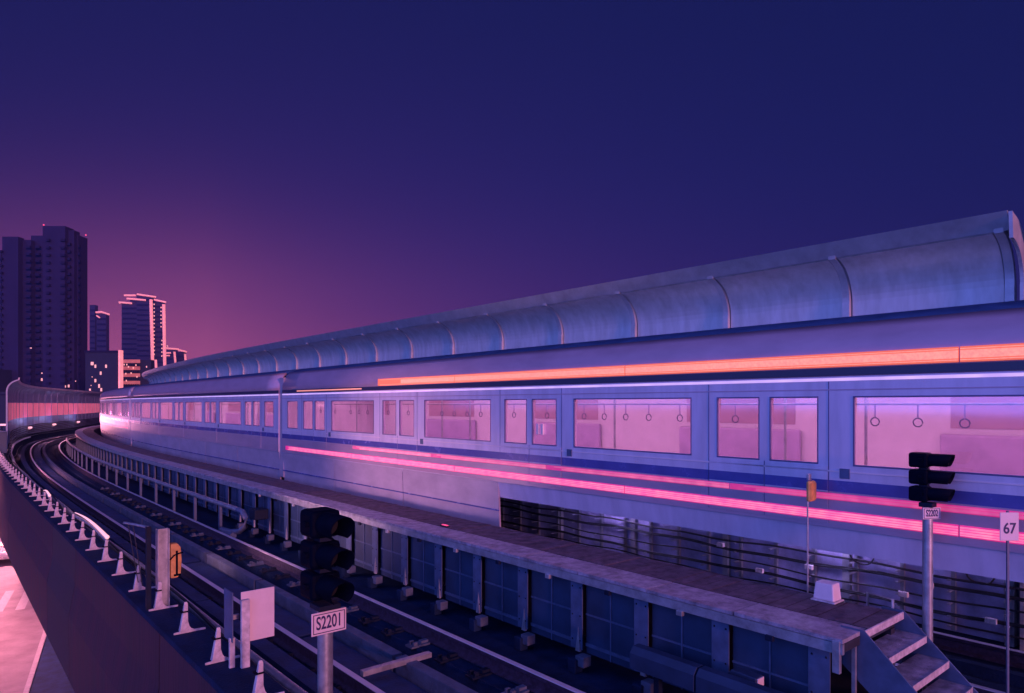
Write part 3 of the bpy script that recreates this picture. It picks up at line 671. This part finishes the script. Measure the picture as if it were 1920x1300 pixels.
# ------------------------------------------------------------------ the train
TN, TF = 7.0, 9.78
tn = thing('metro_train', 'pale lavender metro train with red and amber light strips standing on the far track', 'train', frame(8, 8.4, 0))
cars = [(-1.9,17.55,'end'),(17.80,37.4,''),(37.65,57.3,''),(57.55,77.2,''),(77.45,97.0,'')]
wn = 0
for ci, (a, b, kind) in enumerate(cars):
    st_ = 1.0
    zlo = 1.46
    # body shell: lower side, lintel, cantrail, roof
    sh = MB()
    sh.sweep([(TN,1.95),(TN,2.10),(TN+.07,2.10),(TN+.07,1.20),(TN+.02,zlo),(TN,zlo)], a, b, st_)
    sh.sweep([(TN,2.80),(TN,3.00),(TN+.07,3.00),(TN+.07,2.80)], a, b, st_)
    sh.sweep([(TN+.07,1.20),(TF-.07,1.20),(TF-.07,1.32),(TN+.07,1.32)], a, b, st_)
    sh.sweep([(TF,zlo),(TF,3.0),(TF-.07,3.0),(TF-.07,1.33),(TF-.05,zlo)], a, b, st_)
    body = sh.build('carriage_body', M_body, tn)
    up = [(TN+.002,3.00),(TN+.012,3.20),(TN+.05,3.36),(TN+.12,3.48),(TN+.22,3.56)]
    MB().sweep(up+[(TN+.22,3.50),(TN+.14,3.42),(TN+.09,3.3),(TN+.06,3.0)], a, b, st_, smooth=True).build('cantrail', M_mauve, body)
    rf = [(TN+.22,3.56),(TN+.5,3.66),(TN+1.0,3.72),(TN+1.39,3.73),(TF-1.0,3.72),(TF-.5,3.66),(TF-.2,3.56),(TF-.05,3.36),(TF,3.0),(TF-.07,3.0),(TF-.12,3.34),(TF-.25,3.5),(TN+.25,3.5)]
    MB().sweep(rf, a, b, st_, smooth=True).build('roof', M_roof, body)
    # painted bands, and a bright light trail put on as a glowing line, 3 mm proud of the side
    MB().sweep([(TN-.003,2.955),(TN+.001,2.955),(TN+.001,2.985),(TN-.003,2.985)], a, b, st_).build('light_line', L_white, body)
    MB().sweep([(TN-.004,3.01),(TN+.003,3.01),(TN+.008,3.085),(TN-.001,3.085)], a, b, st_).build('dark_band', M_frame, body)
    MB().sweep([(TN-.003,1.83),(TN+.001,1.83),(TN+.001,1.945),(TN-.003,1.945)], a, b, st_).build('blue_band', M_bluep, body)
    MB().sweep([(TN-.003,zlo+.002),(TN+.001,zlo+.002),(TN+.001,1.828),(TN-.003,1.828)], a, b, st_).build('mauve_band', M_mauve, body)
    MB().sweep([(TN-.006,2.03),(TN+.001,2.03),(TN+.001,2.045),(TN-.006,2.045)], a, b, st_).build('beading', M_white, body)
    MB().sweep([(TN-.004,2.86),(TN+.001,2.86),(TN+.001,2.872),(TN-.004,2.872)], a, b, st_).build('beading', M_mauve, body)
    # end walls
    for e, o in ((a, .0), (b, -.06)):
        MB().sweep([(TN+.07,1.33),(TF-.07,1.33),(TF-.07,3.0),(TF-.25,3.5),(TN+.25,3.5),(TN+.07,3.0)], e+o, e+o+.06, 1).build('end_wall', M_body, body)
    # doors and windows
    nd = 5; pitch = (b-a)/nd
    openings = []
    for k in range(nd):
        c = a+pitch*(k+.5)
        openings += [(c-.60, c-.06, 'd'), (c+.06, c+.60, 'd')]
        if k < nd-1: openings.append((c+.95, c+pitch-.95, 'w'))
    openings.append((a+.35, a+pitch*.5-.95, 'w')); openings.append((b-pitch*.5+.95, b-.35, 'w'))
    openings.sort()
    cur = a
    for (o0, o1, tp) in openings+[(b, b, '')]:
        if o0-cur > .01: MB().sweep([(TN,2.10),(TN,2.80),(TN+.06,2.80),(TN+.06,2.10)], cur, o0, 1).build('window_pillar', M_body, body)
        cur = o1
    for (o0, o1, tp) in openings:
        if wn < 96:
            w = MB().sweep([(TN+.028,2.10),(TN+.034,2.10),(TN+.034,2.80),(TN+.028,2.80)], o0, o1, 1).build('window', G_win, body)
            wn += 1
            r = .012
            fm = MB().pbox(o0, o1, TN-.004, TN+.02, 2.10, 2.10+r*1.3).pbox(o0, o1, TN-.004, TN+.02, 2.80-r*1.3, 2.80).pbox(o0, o0+r, TN-.0035, TN+.02, 2.116, 2.784).pbox(o1-r, o1, TN-.0035, TN+.02, 2.116, 2.784)
            fm.build('window_seal', M_gask, body)
    for k in range(nd):
        c = a+pitch*(k+.5)
        # door leaves below and above the glass: seams and a slightly proud leaf
        for q0, q1 in ((c-.70, c-.006), (c+.006, c+.70)):
            dl = MB().sweep([(TN-.006,1.50),(TN-.001,1.50),(TN-.001,2.085),(TN-.006,2.085)], q0, q1, 1)
            dl.build('door_leaf', M_body, body)
            MB().sweep([(TN-.008,1.835),(TN-.0065,1.835),(TN-.0065,1.945),(TN-.008,1.945)], q0, q1, 1).build('door_stripe', M_bluep, body)
            MB().sweep([(TN-.008,1.50),(TN-.0065,1.50),(TN-.0065,1.825),(TN-.008,1.825)], q0, q1, 1).build('door_stripe', M_mauve, body)
        sm_ = MB().pbox(c-.004, c+.004, TN-.0055, TN-.001, 1.50, 2.095).pbox(c-.712, c-.703, TN-.003, TN+.001, 1.50, 2.95).pbox(c+.703, c+.712, TN-.003, TN+.001, 1.50, 2.95)
        sm_.build('door_seam', M_gask, body)
        if ci < 2: MB().pbox(c-.92, c-.82, TN-.012, TN-.001, 1.97, 2.07).build('door_button', M_post, body, .004)
    # interior
    it = MB().sweep([(TF-.13,1.33),(TF-.08,1.33),(TF-.08,3.3),(TF-.13,3.3)], a+.1, b-.1, 1)
    it.sweep([(TN+.12,3.10),(TF-.2,3.10),(TF-.2,3.14),(TN+.12,3.14)], a+.1, b-.1, 1)
    it.sweep([(TN+.075,1.33),(TF-.14,1.33),(TF-.14,1.35),(TN+.075,1.35)], a+.1, b-.1, 1).build('interior_lining', M_inside, body)
    MB().sweep([(TN+.55,3.09),(TF-.6,3.09),(TF-.6,3.098),(TN+.55,3.098)], a+.4, b-.4, 1).build('ceiling_light', L_ceil, body)
    if ci < 3:
        for k in range(nd):
            c = a+pitch*(k+.5)
            if k < nd-1: MB().pbox(c+.9, c+pitch-.9, TF-.62, TF-.16, 1.70, 1.78).pbox(c+.9, c+pitch-.9, TF-.22, TF-.14, 1.78, 2.35).build('bench', M_seat, body, .03)
            for yy in (-.5, .5): MB().tube([P(c+yy, 8.4, 1.36), P(c+yy, 8.4, 3.09)], .018, 8).build('grab_pole', M_galv, body)
            if k == 0:
                for dd in (7.75, 9.05): MB().tube([P(a+.6+q*.95*(b-a)/20, dd, 2.72) for q in range(20)], .014, 6).build('handrail', M_galv, body)
            if ci == 0:
                for q in range(9):
                    if abs(q-4) > 0:
                        sp_ = P(c-1.7+q*.42, 7.75, 2.5)
                        MB().tube([sp_+Vector((0,0,.21)), sp_+Vector((0,0,.07))], .008, 5).build('hand_strap', M_seat, body)
                        tt = Vector((-math.sin(TH(c)), math.cos(TH(c)), 0))
                        MB().tube([sp_+tt*.045*math.cos(w)+Vector((0,0,.03+.045*math.sin(w))) for w in [j*math.pi/5 for j in range(11)]], .007, 5).build('strap_ring', M_gask, body)
            MB().pbox(c+1.0, c+pitch-1.0, TF-.136, TF-.131, 2.42, 2.85).build('poster_panel', M_mauve, body)
    # skirts
    sk0 = a if kind != 'end' else 8.6
    n = max(1, round((b-sk0)/3.2)); L = (b-sk0)/n
    for k in range(n):
        MB().sweep([(TN+.02,zlo-.012),(TN+.05,zlo-.012),(TN+.09,.62),(TN+.06,.60)], sk0+L*k+.012, sk0+L*(k+1)-.012, 1).build('skirt_panel', M_skirt, body)
    MB().sweep([(TN+.012,.98),(TN+.040,.98),(TN+.040,1.0),(TN+.012,1.0)], sk0, b, 1).build('skirt_bead', M_bluep, body)
    if kind == 'end':
        for q0, q1, z in ((5.6,8.4,1.02),(2.9,4.6,1.12)):
            MB().pbox(q0, q1, TN+1.0, TF-.3, z, 1.19).build('underframe_box', M_under, body, .03)
        for bc in (-.1, 15.0):
            for dy in (-1.05, 1.05):
                MB().tube([P(bc+dy, 7.60, .43), P(bc+dy, 9.20, .43)], .055, 8).build('axle', M_iron, body)
                for dd in (7.62, 9.06): MB().tube([P(bc+dy, dd, .43), P(bc+dy, dd+.12, .43)], .43, 24, False).build('wheel', M_iron, body)
            MB().pbox(bc-1.5, bc+1.5, 7.35, 7.5, .45, .75).build('bogie_frame', M_under, body, .04)
        # driver's screen on the end face, outside the picture
        MB().pbox(a-.012, a-.002, TN+.35, TF-.35, 2.05, 3.1).build('end_screen', M_wglass, body)
        for dd in (TN+.45, TF-.6): MB().pbox(a-.02, a-.002, dd, dd+.2, 1.55, 1.7).build('tail_lamp', L_red, body)
    if ci: MB().pbox(cars[ci-1][1]-.02, a+.02, TN+.03, TF-.10, .8, 3.42, .3).build('gangway', M_skirt, tn)
# tail lamp and display light trails, put on the end car as glowing strips
body = [o for o in COL.objects if o.parent is tn and o.name.startswith('carriage_body')][0]
MB().pbox(7.62, 7.66, TN-.006, TN+.027, 2.26, 2.42).build('door_sticker', M_white, body)
MB().pbox(7.52, 7.56, TN-.006, TN+.027, 2.26, 2.42).build('door_sticker', M_white, body)
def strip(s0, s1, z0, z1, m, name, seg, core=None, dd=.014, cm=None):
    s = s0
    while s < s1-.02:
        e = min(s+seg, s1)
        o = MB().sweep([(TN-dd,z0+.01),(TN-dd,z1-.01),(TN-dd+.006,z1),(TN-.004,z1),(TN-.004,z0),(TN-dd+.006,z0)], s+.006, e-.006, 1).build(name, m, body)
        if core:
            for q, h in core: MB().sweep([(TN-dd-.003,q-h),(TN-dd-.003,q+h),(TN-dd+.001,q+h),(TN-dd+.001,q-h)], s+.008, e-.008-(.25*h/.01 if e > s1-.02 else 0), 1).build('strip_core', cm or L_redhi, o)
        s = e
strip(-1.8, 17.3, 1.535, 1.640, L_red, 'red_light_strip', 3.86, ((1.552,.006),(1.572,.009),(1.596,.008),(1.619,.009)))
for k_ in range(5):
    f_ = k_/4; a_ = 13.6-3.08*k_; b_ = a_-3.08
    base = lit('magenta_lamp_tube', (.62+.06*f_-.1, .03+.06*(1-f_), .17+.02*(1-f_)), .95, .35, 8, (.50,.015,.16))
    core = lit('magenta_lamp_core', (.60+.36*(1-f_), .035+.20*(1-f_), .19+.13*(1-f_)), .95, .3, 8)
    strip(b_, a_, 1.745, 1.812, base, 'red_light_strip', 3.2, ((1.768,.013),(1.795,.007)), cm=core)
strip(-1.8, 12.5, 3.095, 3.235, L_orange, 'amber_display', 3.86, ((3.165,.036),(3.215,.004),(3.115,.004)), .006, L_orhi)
MB().sweep([(TN-.006,3.035),(TN-.002,3.035),(TN-.001,3.062),(TN-.005,3.062)], 13.2, 16.6, 1).build('amber_display', L_orhi, body)  # short amber light trail, put on as a glowing strip
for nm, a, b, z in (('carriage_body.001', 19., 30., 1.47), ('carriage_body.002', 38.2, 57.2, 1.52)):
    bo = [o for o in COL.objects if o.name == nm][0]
    if nm.endswith('2'): MB().sweep([(TN-.012,z),(TN-.002,z),(TN-.002,z+.035),(TN-.012,z+.035)], a, b, 1).build('light_line', L_redhi, bo)  # pink light streak put on the far car as a glowing line

# ------------------------------------------------------------------ city
def XY(px, D): return Vector(((px-960)*D/F, D, 0))
def bbox(mb, px0, px1, D, depth, z0, z1):
    a, b = XY(px0, D), XY(px1, D)
    return mb.add([(a.x,D,z0),(b.x,D,z0),(b.x,D+depth,z0),(a.x,D+depth,z0),(a.x,D,z1),(b.x,D,z1),(b.x,D+depth,z1),(a.x,D+depth,z1)],
                  [(0,1,5,4),(1,2,6,5),(2,3,7,6),(3,0,4,7),(4,5,6,7),(0,3,2,1)])
def zat(py, D): return H-(py-Y0)*D/F
def fwin(mb, px, py, w, h, D):
    return mb.add([(XY(px-w/2,D).x,D,zat(py+h/2,D)),(XY(px+w/2,D).x,D,zat(py+h/2,D)),(XY(px+w/2,D).x,D,zat(py-h/2,D)),(XY(px-w/2,D).x,D,zat(py-h/2,D)),
                   (XY(px-w/2,D).x,D-.12,zat(py+h/2,D)),(XY(px+w/2,D).x,D-.12,zat(py+h/2,D)),(XY(px+w/2,D).x,D-.12,zat(py-h/2,D)),(XY(px-w/2,D).x,D-.12,zat(py-h/2,D))],
                  [(4,5,6,7),(0,1,5,4),(1,2,6,5),(2,3,7,6),(3,0,4,7)])
def tower(label, slabs, D, bays, wins, m=M_tdark, red=()):
    t = thing('apartment_tower', label, 'tower', Matrix.Translation((XY(slabs[0][0], D).x, D, ZR)))
    for (p0, p1, top, off, dep) in slabs: bbox(MB(), p0, p1, D+off, dep, ZR, zat(top, D+off)).build('wall', m, t)
    for (p0, p1, top, off) in bays:
        mb = MB(); z = zat(top, D)-3.2
        nb_ = 0
        while z > ZR+3 and nb_ < 24: bbox(MB(), p0, p1, D+off-1.2, 1.15, z, z+1.1).build('balcony', M_tbal, t); z -= 3.3; nb_ += 1
    for (px, py, w, h) in wins: fwin(MB(), px, py, w, h, D-.05).build('lit_window', L_win, t)
    for (px, py) in red: MB().ball((XY(px,D).x, D, zat(py,D)), .35, 8, 5).build('beacon', L_redpt, t)
    return t
tower('huge dark apartment tower with stepped roof, left of the picture', [(80,122,424,0,6),(118,139,432,2,4),(136,147,441,4,6.5)], 300,
      [(86,92,440,0),(113,121,440,0),(126,131,446,1.5),(146,149,448,3.8)], [(142,715,1.5,2),(129,724,3,5),(123,725,1.5,4),(92,634,2,1.5)], red=((82,422),(161,441)))
tower('dark apartment tower at the left picture edge beside the tallest tower', [(4,34,444,0,4),(34,58,450,3,4),(58,82,442,6,4)], 320,
      [(48,56,452,1.5),(66,74,450,4),(-2,3,462,0)], [(79,712,4,5),(79,700,3,2),(58,653,3,2)], red=())
tower('faint tower edge beyond the far left of the picture', [(-60,1,470,0,20)], 420, [(0,6,480,0)], [], M_tmid)
# neon outlined towers
def neon(label, D, slabs, bars, dots, m=M_tmid, hw=1.0):
    t = thing('neon_tower', label, 'tower', Matrix.Translation((XY(slabs[0][0], D).x, D, ZR)), 'towers outlined in neon')
    for (p0, p1, top, off, dep) in slabs: bbox(MB(), p0, p1, D+off, dep, ZR, zat(top, D+off)).build('wall', m, t)
    fc = 0
    for (p0, p1, top, off, dep) in slabs:
        z = zat(top, D+off)-6
        while z > 8 and fc < 96: bbox(MB(), p0+1, p1-1, D+off-.5, .45, z, z+1.6).build('floor_band', M_tbal, t); z -= 5.2; fc += 1
    for (x0, y0, x1, y1, r) in bars:
        pts = [(XY(x0,D-2).x, D-2, zat(y0,D-2)), (XY((x0+x1)/2,D-2).x, D-2, zat((y0+y1)/2,D-2)), (XY(x1,D-2).x, D-2, zat(y1,D-2))]
        MB().tube(pts, r*1.15*hw*D/700, 6).build('neon_tube', L_neon, t)
    for (x, y) in dots: MB().ball((XY(x,D-2).x, D-2, zat(y,D-2)), .8*D/700, 6, 4).build('light_point', L_win, t)
neon('tallest pink neon outlined tower in the middle of the skyline', 700, [(228,262,569,0,8),(244,278,561,4,8),(256,286,553,-1,6),(286,306,566,3,4)],
     [(223,567,247,569,.85),(233,554,254,554,.85),(238,560,273,563,.85),(257,552,292,557,.85),(289,562,311,567,.85),(283,562,286,676,1.3),(307,571,309,692,1.3),(224,569,228,567,.5)],
     [(289,571+7.2*i) for i in range(14)]+[(302,577+7.2*i) for i in range(6)]+[(303.5,639+7.2*i) for i in range(5)])
neon('short slim tower with a lit roof crown next to the dark tower', 650, [(168,178,572,6,5),(181,199,588,0,5)], [(180,586,190,585,.85),(190,585,205,590,.85),(181,592,187,596,.6)], [])
neon('small neon outlined tower at the right end of the skyline', 760, [(309,331,656,0,3),(330,346,660,4,4)],
     [(311,653,335,655,.8),(334,656,350,660,.8),(327,660,329,682,.9),(347,664,348,678,.9),(311,662,320,662,.7),(311,667,318,667,.7)], [(314,649)])
neon('tiny pink lit post beside the tallest neon tower', 500, [(286,291,690,2,4)], [(292,675,293,694,1.0)], [])
# hotel block with lit wing
D = 240
t = thing('hotel_building', 'low dark block with scattered lit windows and an orange lit wing', 'building', Matrix.Translation((XY(200,D).x, D, ZR)))
bbox(MB(), 160, 221, D, 1.8, ZR, zat(658, D)).build('wall', M_low, t)
bbox(MB(), 226, 283, D+12, 2, ZR, zat(675, D+12)).build('wing_wall', M_low, t)
bbox(MB(), 158, 221.5, D-.3, 2.4, zat(661,D), zat(657.5,D)).build('parapet', M_tbal, t)
bbox(MB(), 221.8, 225, D-.6, 2, zat(748,D), zat(657,D)).build('light_column', L_neon, t)
for (px,py,w,h) in ((173,682,5,6),(179,687,3,6),(199,687,3,6),(189,700,3,6),(179,714,3,6),(186,724,3,7),(190,731,3,6),(169,731,3,4),(171,723,1.5,1.5),(173,707,1.5,1.5),(226,680,3,8)):
    fwin(MB(), px, py, w, h, D-.05 if px < 223 else D+11.9).build('lit_window', L_win, t)
for j, y in enumerate((676,689,702,716)):
    w0 = MB(); bbox(w0, 226, 262, D+11.6, .3, zat(y+5,D+12), zat(y-1.5,D+12)); w0.build('lit_band', L_facade, t)
mb = MB(); rr = random.Random(3)
for j, y in enumerate((683,696,709,722)):
    for i in range(8):
        px = 229+i*4.3
        fwin(mb if rr.random() < .6 else mb, px, y+1, 2.4, 5, D+11.5)
mb.build('dark_window', M_wglass, t)
for (px,py) in ((233,684),(241,688),(238,684),(255,685),(246,700),(236,701),(257,707),(237,714),(275,688),(250,690)):
    fwin(MB(), px, py, 1.8, 3, D+11.3).build('lit_window', L_win, t)
# low blocks along the horizon
rr = random.Random(5)
for i, (p0, p1, top, D) in enumerate(((-160,-40,690,300),(-40,14,735,180),(340,420,742,420),(-300,-150,720,260))):
    t = thing('city_block', ['dark low block far beyond the road at left','small dark block by the lamps at the picture edge','low dim block hidden behind the far barrier','wide dim block off the left edge'][i], 'building', Matrix.Translation((XY(p0,D).x, D, ZR)))
    bbox(MB(), p0, p1, D, 20, ZR, zat(top, D)).build('wall', M_low, t)
    bbox(MB(), p0+1, p1-1, D-.3, .25, zat(top+6,D), zat(top+4,D)).build('cornice', M_tbal, t)

# ------------------------------------------------------------------ left edge furniture and street
fr = frame(38.5, 1.95, .5)
t = thing('cabinet', 'blue grey cabinet on the parapet in front of the far barrier', 'cabinet', fr)
MB().box(fr, -.35, .25, -.3, .3, 0, .95).build('case', M_panel, t, .02); MB().box(fr, -.38, .28, -.33, .33, .95, 1.0).build('lid', M_post, t, .01)
def globe(px, py, D, r, label):
    x = XY(px, D).x; z = zat(py, D)
    t = thing('street_lamp', label, 'street lamp', Matrix.Translation((x, D, ZR)), 'street lamps beyond the viaduct')
    MB().tube([(x,D,ZR),(x,D,z-r)], .08, 8).build('pole', M_iron, t); MB().ball((x,D,z), r, 14, 8).build('globe', L_lamp, t)
globe(15.5, 815, 60, .18, 'white globe street lamp at the left edge just before the barrier end')
globe(5.5, 857, 60, .10, 'small low street lamp at the far left edge')
x = XY(3, 60).x
t = thing('lit_sign', 'small lit white sign box at the left picture edge', 'sign', Matrix.Translation((x, 60, ZR)))
MB().box(Matrix.Translation((x,60,0)), -.16, .16, -.05, .05, zat(822,60), zat(808,60)).build('panel', L_lamp, t, .02)
MB().tube([(x-.1,60.1,ZR),(x-.1,60.1,zat(808,60))], .06, 8).build('pole', M_iron, t)
x = XY(9, 80).x
t = thing('street_lamp', 'flat lit lamp head at left edge above the globe lamp', 'street lamp', Matrix.Translation((x, 80, ZR)), 'street lamps beyond the viaduct')
MB().box(Matrix.Translation((x,80,0)), -.5, .5, -.1, .1, zat(798.5,80), zat(795,80)).build('lamp_head', L_lamp, t, .02)
MB().tube([(x-.5,80.2,ZR),(x-.5,80.2,zat(796,80))], .08, 8).build('pole', M_iron, t)

# street lamps that light the road (poles stand left of the picture)
for i, q_ in enumerate(((-24.5,23.5), (-33.5,39.))):
    p = Vector((q_[0], q_[1], ZR)); h = 9.0
    t = thing('street_lamp', ['tall road lamp left of the picture lighting the near road','tall road lamp lighting the far part of the road'][i], 'street lamp', Matrix.Translation(p), 'tall lamps over the road')
    MB().tube([p, p+Vector((0,0,4.5)), p+Vector((0,0,h))], .09, 10, radii=[.12,.10,.07]).build('pole', M_galv, t)
    arm = [p+Vector((0,0,h-.1)), p+Vector((1.2,.6,h+.15)), p+Vector((2.0,1.0,h+.18))]
    MB().tube(arm, .045, 8).build('arm', M_galv, t)
    MB().box(Matrix.Translation(p+Vector((2.1,1.05,h+.1))), -.35, .35, -.15, .15, 0, .12).build('lamp_head', L_lamp, t, .03)
    ld = bpy.data.lights.new('road_light', 'SPOT'); ld.energy = (12000, 26000)[i]; ld.color = (1,.30,.38); ld.spot_size = R(150); ld.spot_blend = .8; ld.shadow_soft_size = .3
    lo = bpy.data.objects.new('road_light', ld); COL.objects.link(lo); lo.parent = t; lo.location = (2.1, 1.05, h+.05)

# cars on the road with their lamps on
def car(u, v, label, away=False):
    base = RP(u, v); t0 = (RP(0,1)-RP(0,0)).normalized(); ang = math.atan2(t0.y, t0.x)-math.pi/2+(0 if away else math.pi)
    fr = Matrix.Translation(base) @ Matrix.Rotation(ang, 4, 'Z')
    t = thing('car', label, 'car', fr, 'cars on the road below')
    prof = [(-2.1,.35),(2.15,.35),(2.2,.62),(2.05,.82),(1.15,.95),(.45,1.42),(-1.0,1.45),(-1.75,1.0),(-2.15,.92)]
    f2 = fr @ Matrix.Rotation(R(90), 4, 'Z')
    MB().prism(f2, prof, -.85, .85).build('body', M_carp, t, .08)
    MB().prism(f2, [(1.02,.98),(.42,1.38),(-.95,1.40),(-1.6,1.02)], -.862, .862).build('side_window', M_wglass, t)
    f = fr
    vs = [(-.68,1.19,.97),(.68,1.19,.97),(.62,.52,1.40),(-.62,.52,1.40)]
    MB().add([f @ Vector(q)+Vector((0,0,.012)) for q in vs], [(0,1,2,3)]).build('windscreen', M_wglass, t)
    for x in (-.8, .8):
        for y in (-1.35, 1.35):
            w = MB().tube([f @ Vector((x-.1,y,.33)), f @ Vector((x+.1,y,.33))], .33, 18, False).build('wheel', M_tyre, t)
            MB().tube([f @ Vector((x-.11,y,.33)), f @ Vector((x+.11,y,.33))], .19, 12, False).build('rim', M_galv, w)
    for x in (-.6, .6):
        MB().ball(f @ Vector((x,2.13,.68)), .13, 10, 6, (1.3,1,.8)).build('headlight', L_lamp, t)
        MB().box(f, x-.18, x+.18, -2.17, -2.1, .68, .82).build('tail_light', L_redpt, t)
    return t
car(-3.6, 32.2, 'pale car coming with bright headlights just left of the viaduct edge')
car(-6.6, 31.5, 'second pale car with headlights farther out at the left picture edge')

# bush at the pier foot, bottom left
def bush(c, rx, ry, rz, n, label):
    t = thing('bush', label, 'bush', Matrix.Translation(c)); rr = random.Random(11); mb = MB()
    for _ in range(n):
        a = rr.uniform(0, 2*math.pi); q = rr.random()**.5; z = rr.random()
        p = Vector(c)+Vector((rx*q*math.cos(a)*(1-.5*z), ry*q*math.sin(a)*(1-.5*z), rz*z)); s = rr.uniform(.05,.11)
        u = Vector((rr.uniform(-1,1),rr.uniform(-1,1),rr.uniform(-.6,.6))).normalized()*s; w = u.cross(Vector((rr.uniform(-1,1),rr.uniform(-1,1),1))).normalized()*s*.6
        mb.add([p-u, p+w, p+u, p-w], [(0,1,2,3)])
    mb.build('leaves', M_leaf, t)
    st = MB()
    for i in range(6): a = i; st.tube([Vector(c), Vector(c)+Vector((rx*.5*math.cos(a), ry*.5*math.sin(a), rz*.7))], .02, 5)
    st.build('stems', M_bark, t)
p = RP(1.4, 2.6, ZR+.1); bush(p, 1.3, 2.2, 1.0, 1500, 'dark leafy bush on the verge at the foot of the viaduct')
# ------------------------------------------------------------------ night haze
hz = MB().box(Matrix.Identity(4), -420, 420, -12, 900, ZR-1.2, 130).build('haze', M_asph); hz['kind'] = 'stuff'
hm = bpy.data.materials.new('haze'); hm.use_nodes = True; hn = hm.node_tree.nodes; hn.clear()
ho = hn.new('ShaderNodeOutputMaterial'); hv = hn.new('ShaderNodeVolumePrincipled'); hv.inputs['Density'].default_value = .00045
hv.inputs['Color'].default_value = (.10, .16, .5, 1); hv.inputs['Anisotropy'].default_value = .0
hm.node_tree.links.new(hv.outputs[0], ho.inputs['Volume']); hz.data.materials.clear(); hz.data.materials.append(hm)
print('objects', len(COL.objects))
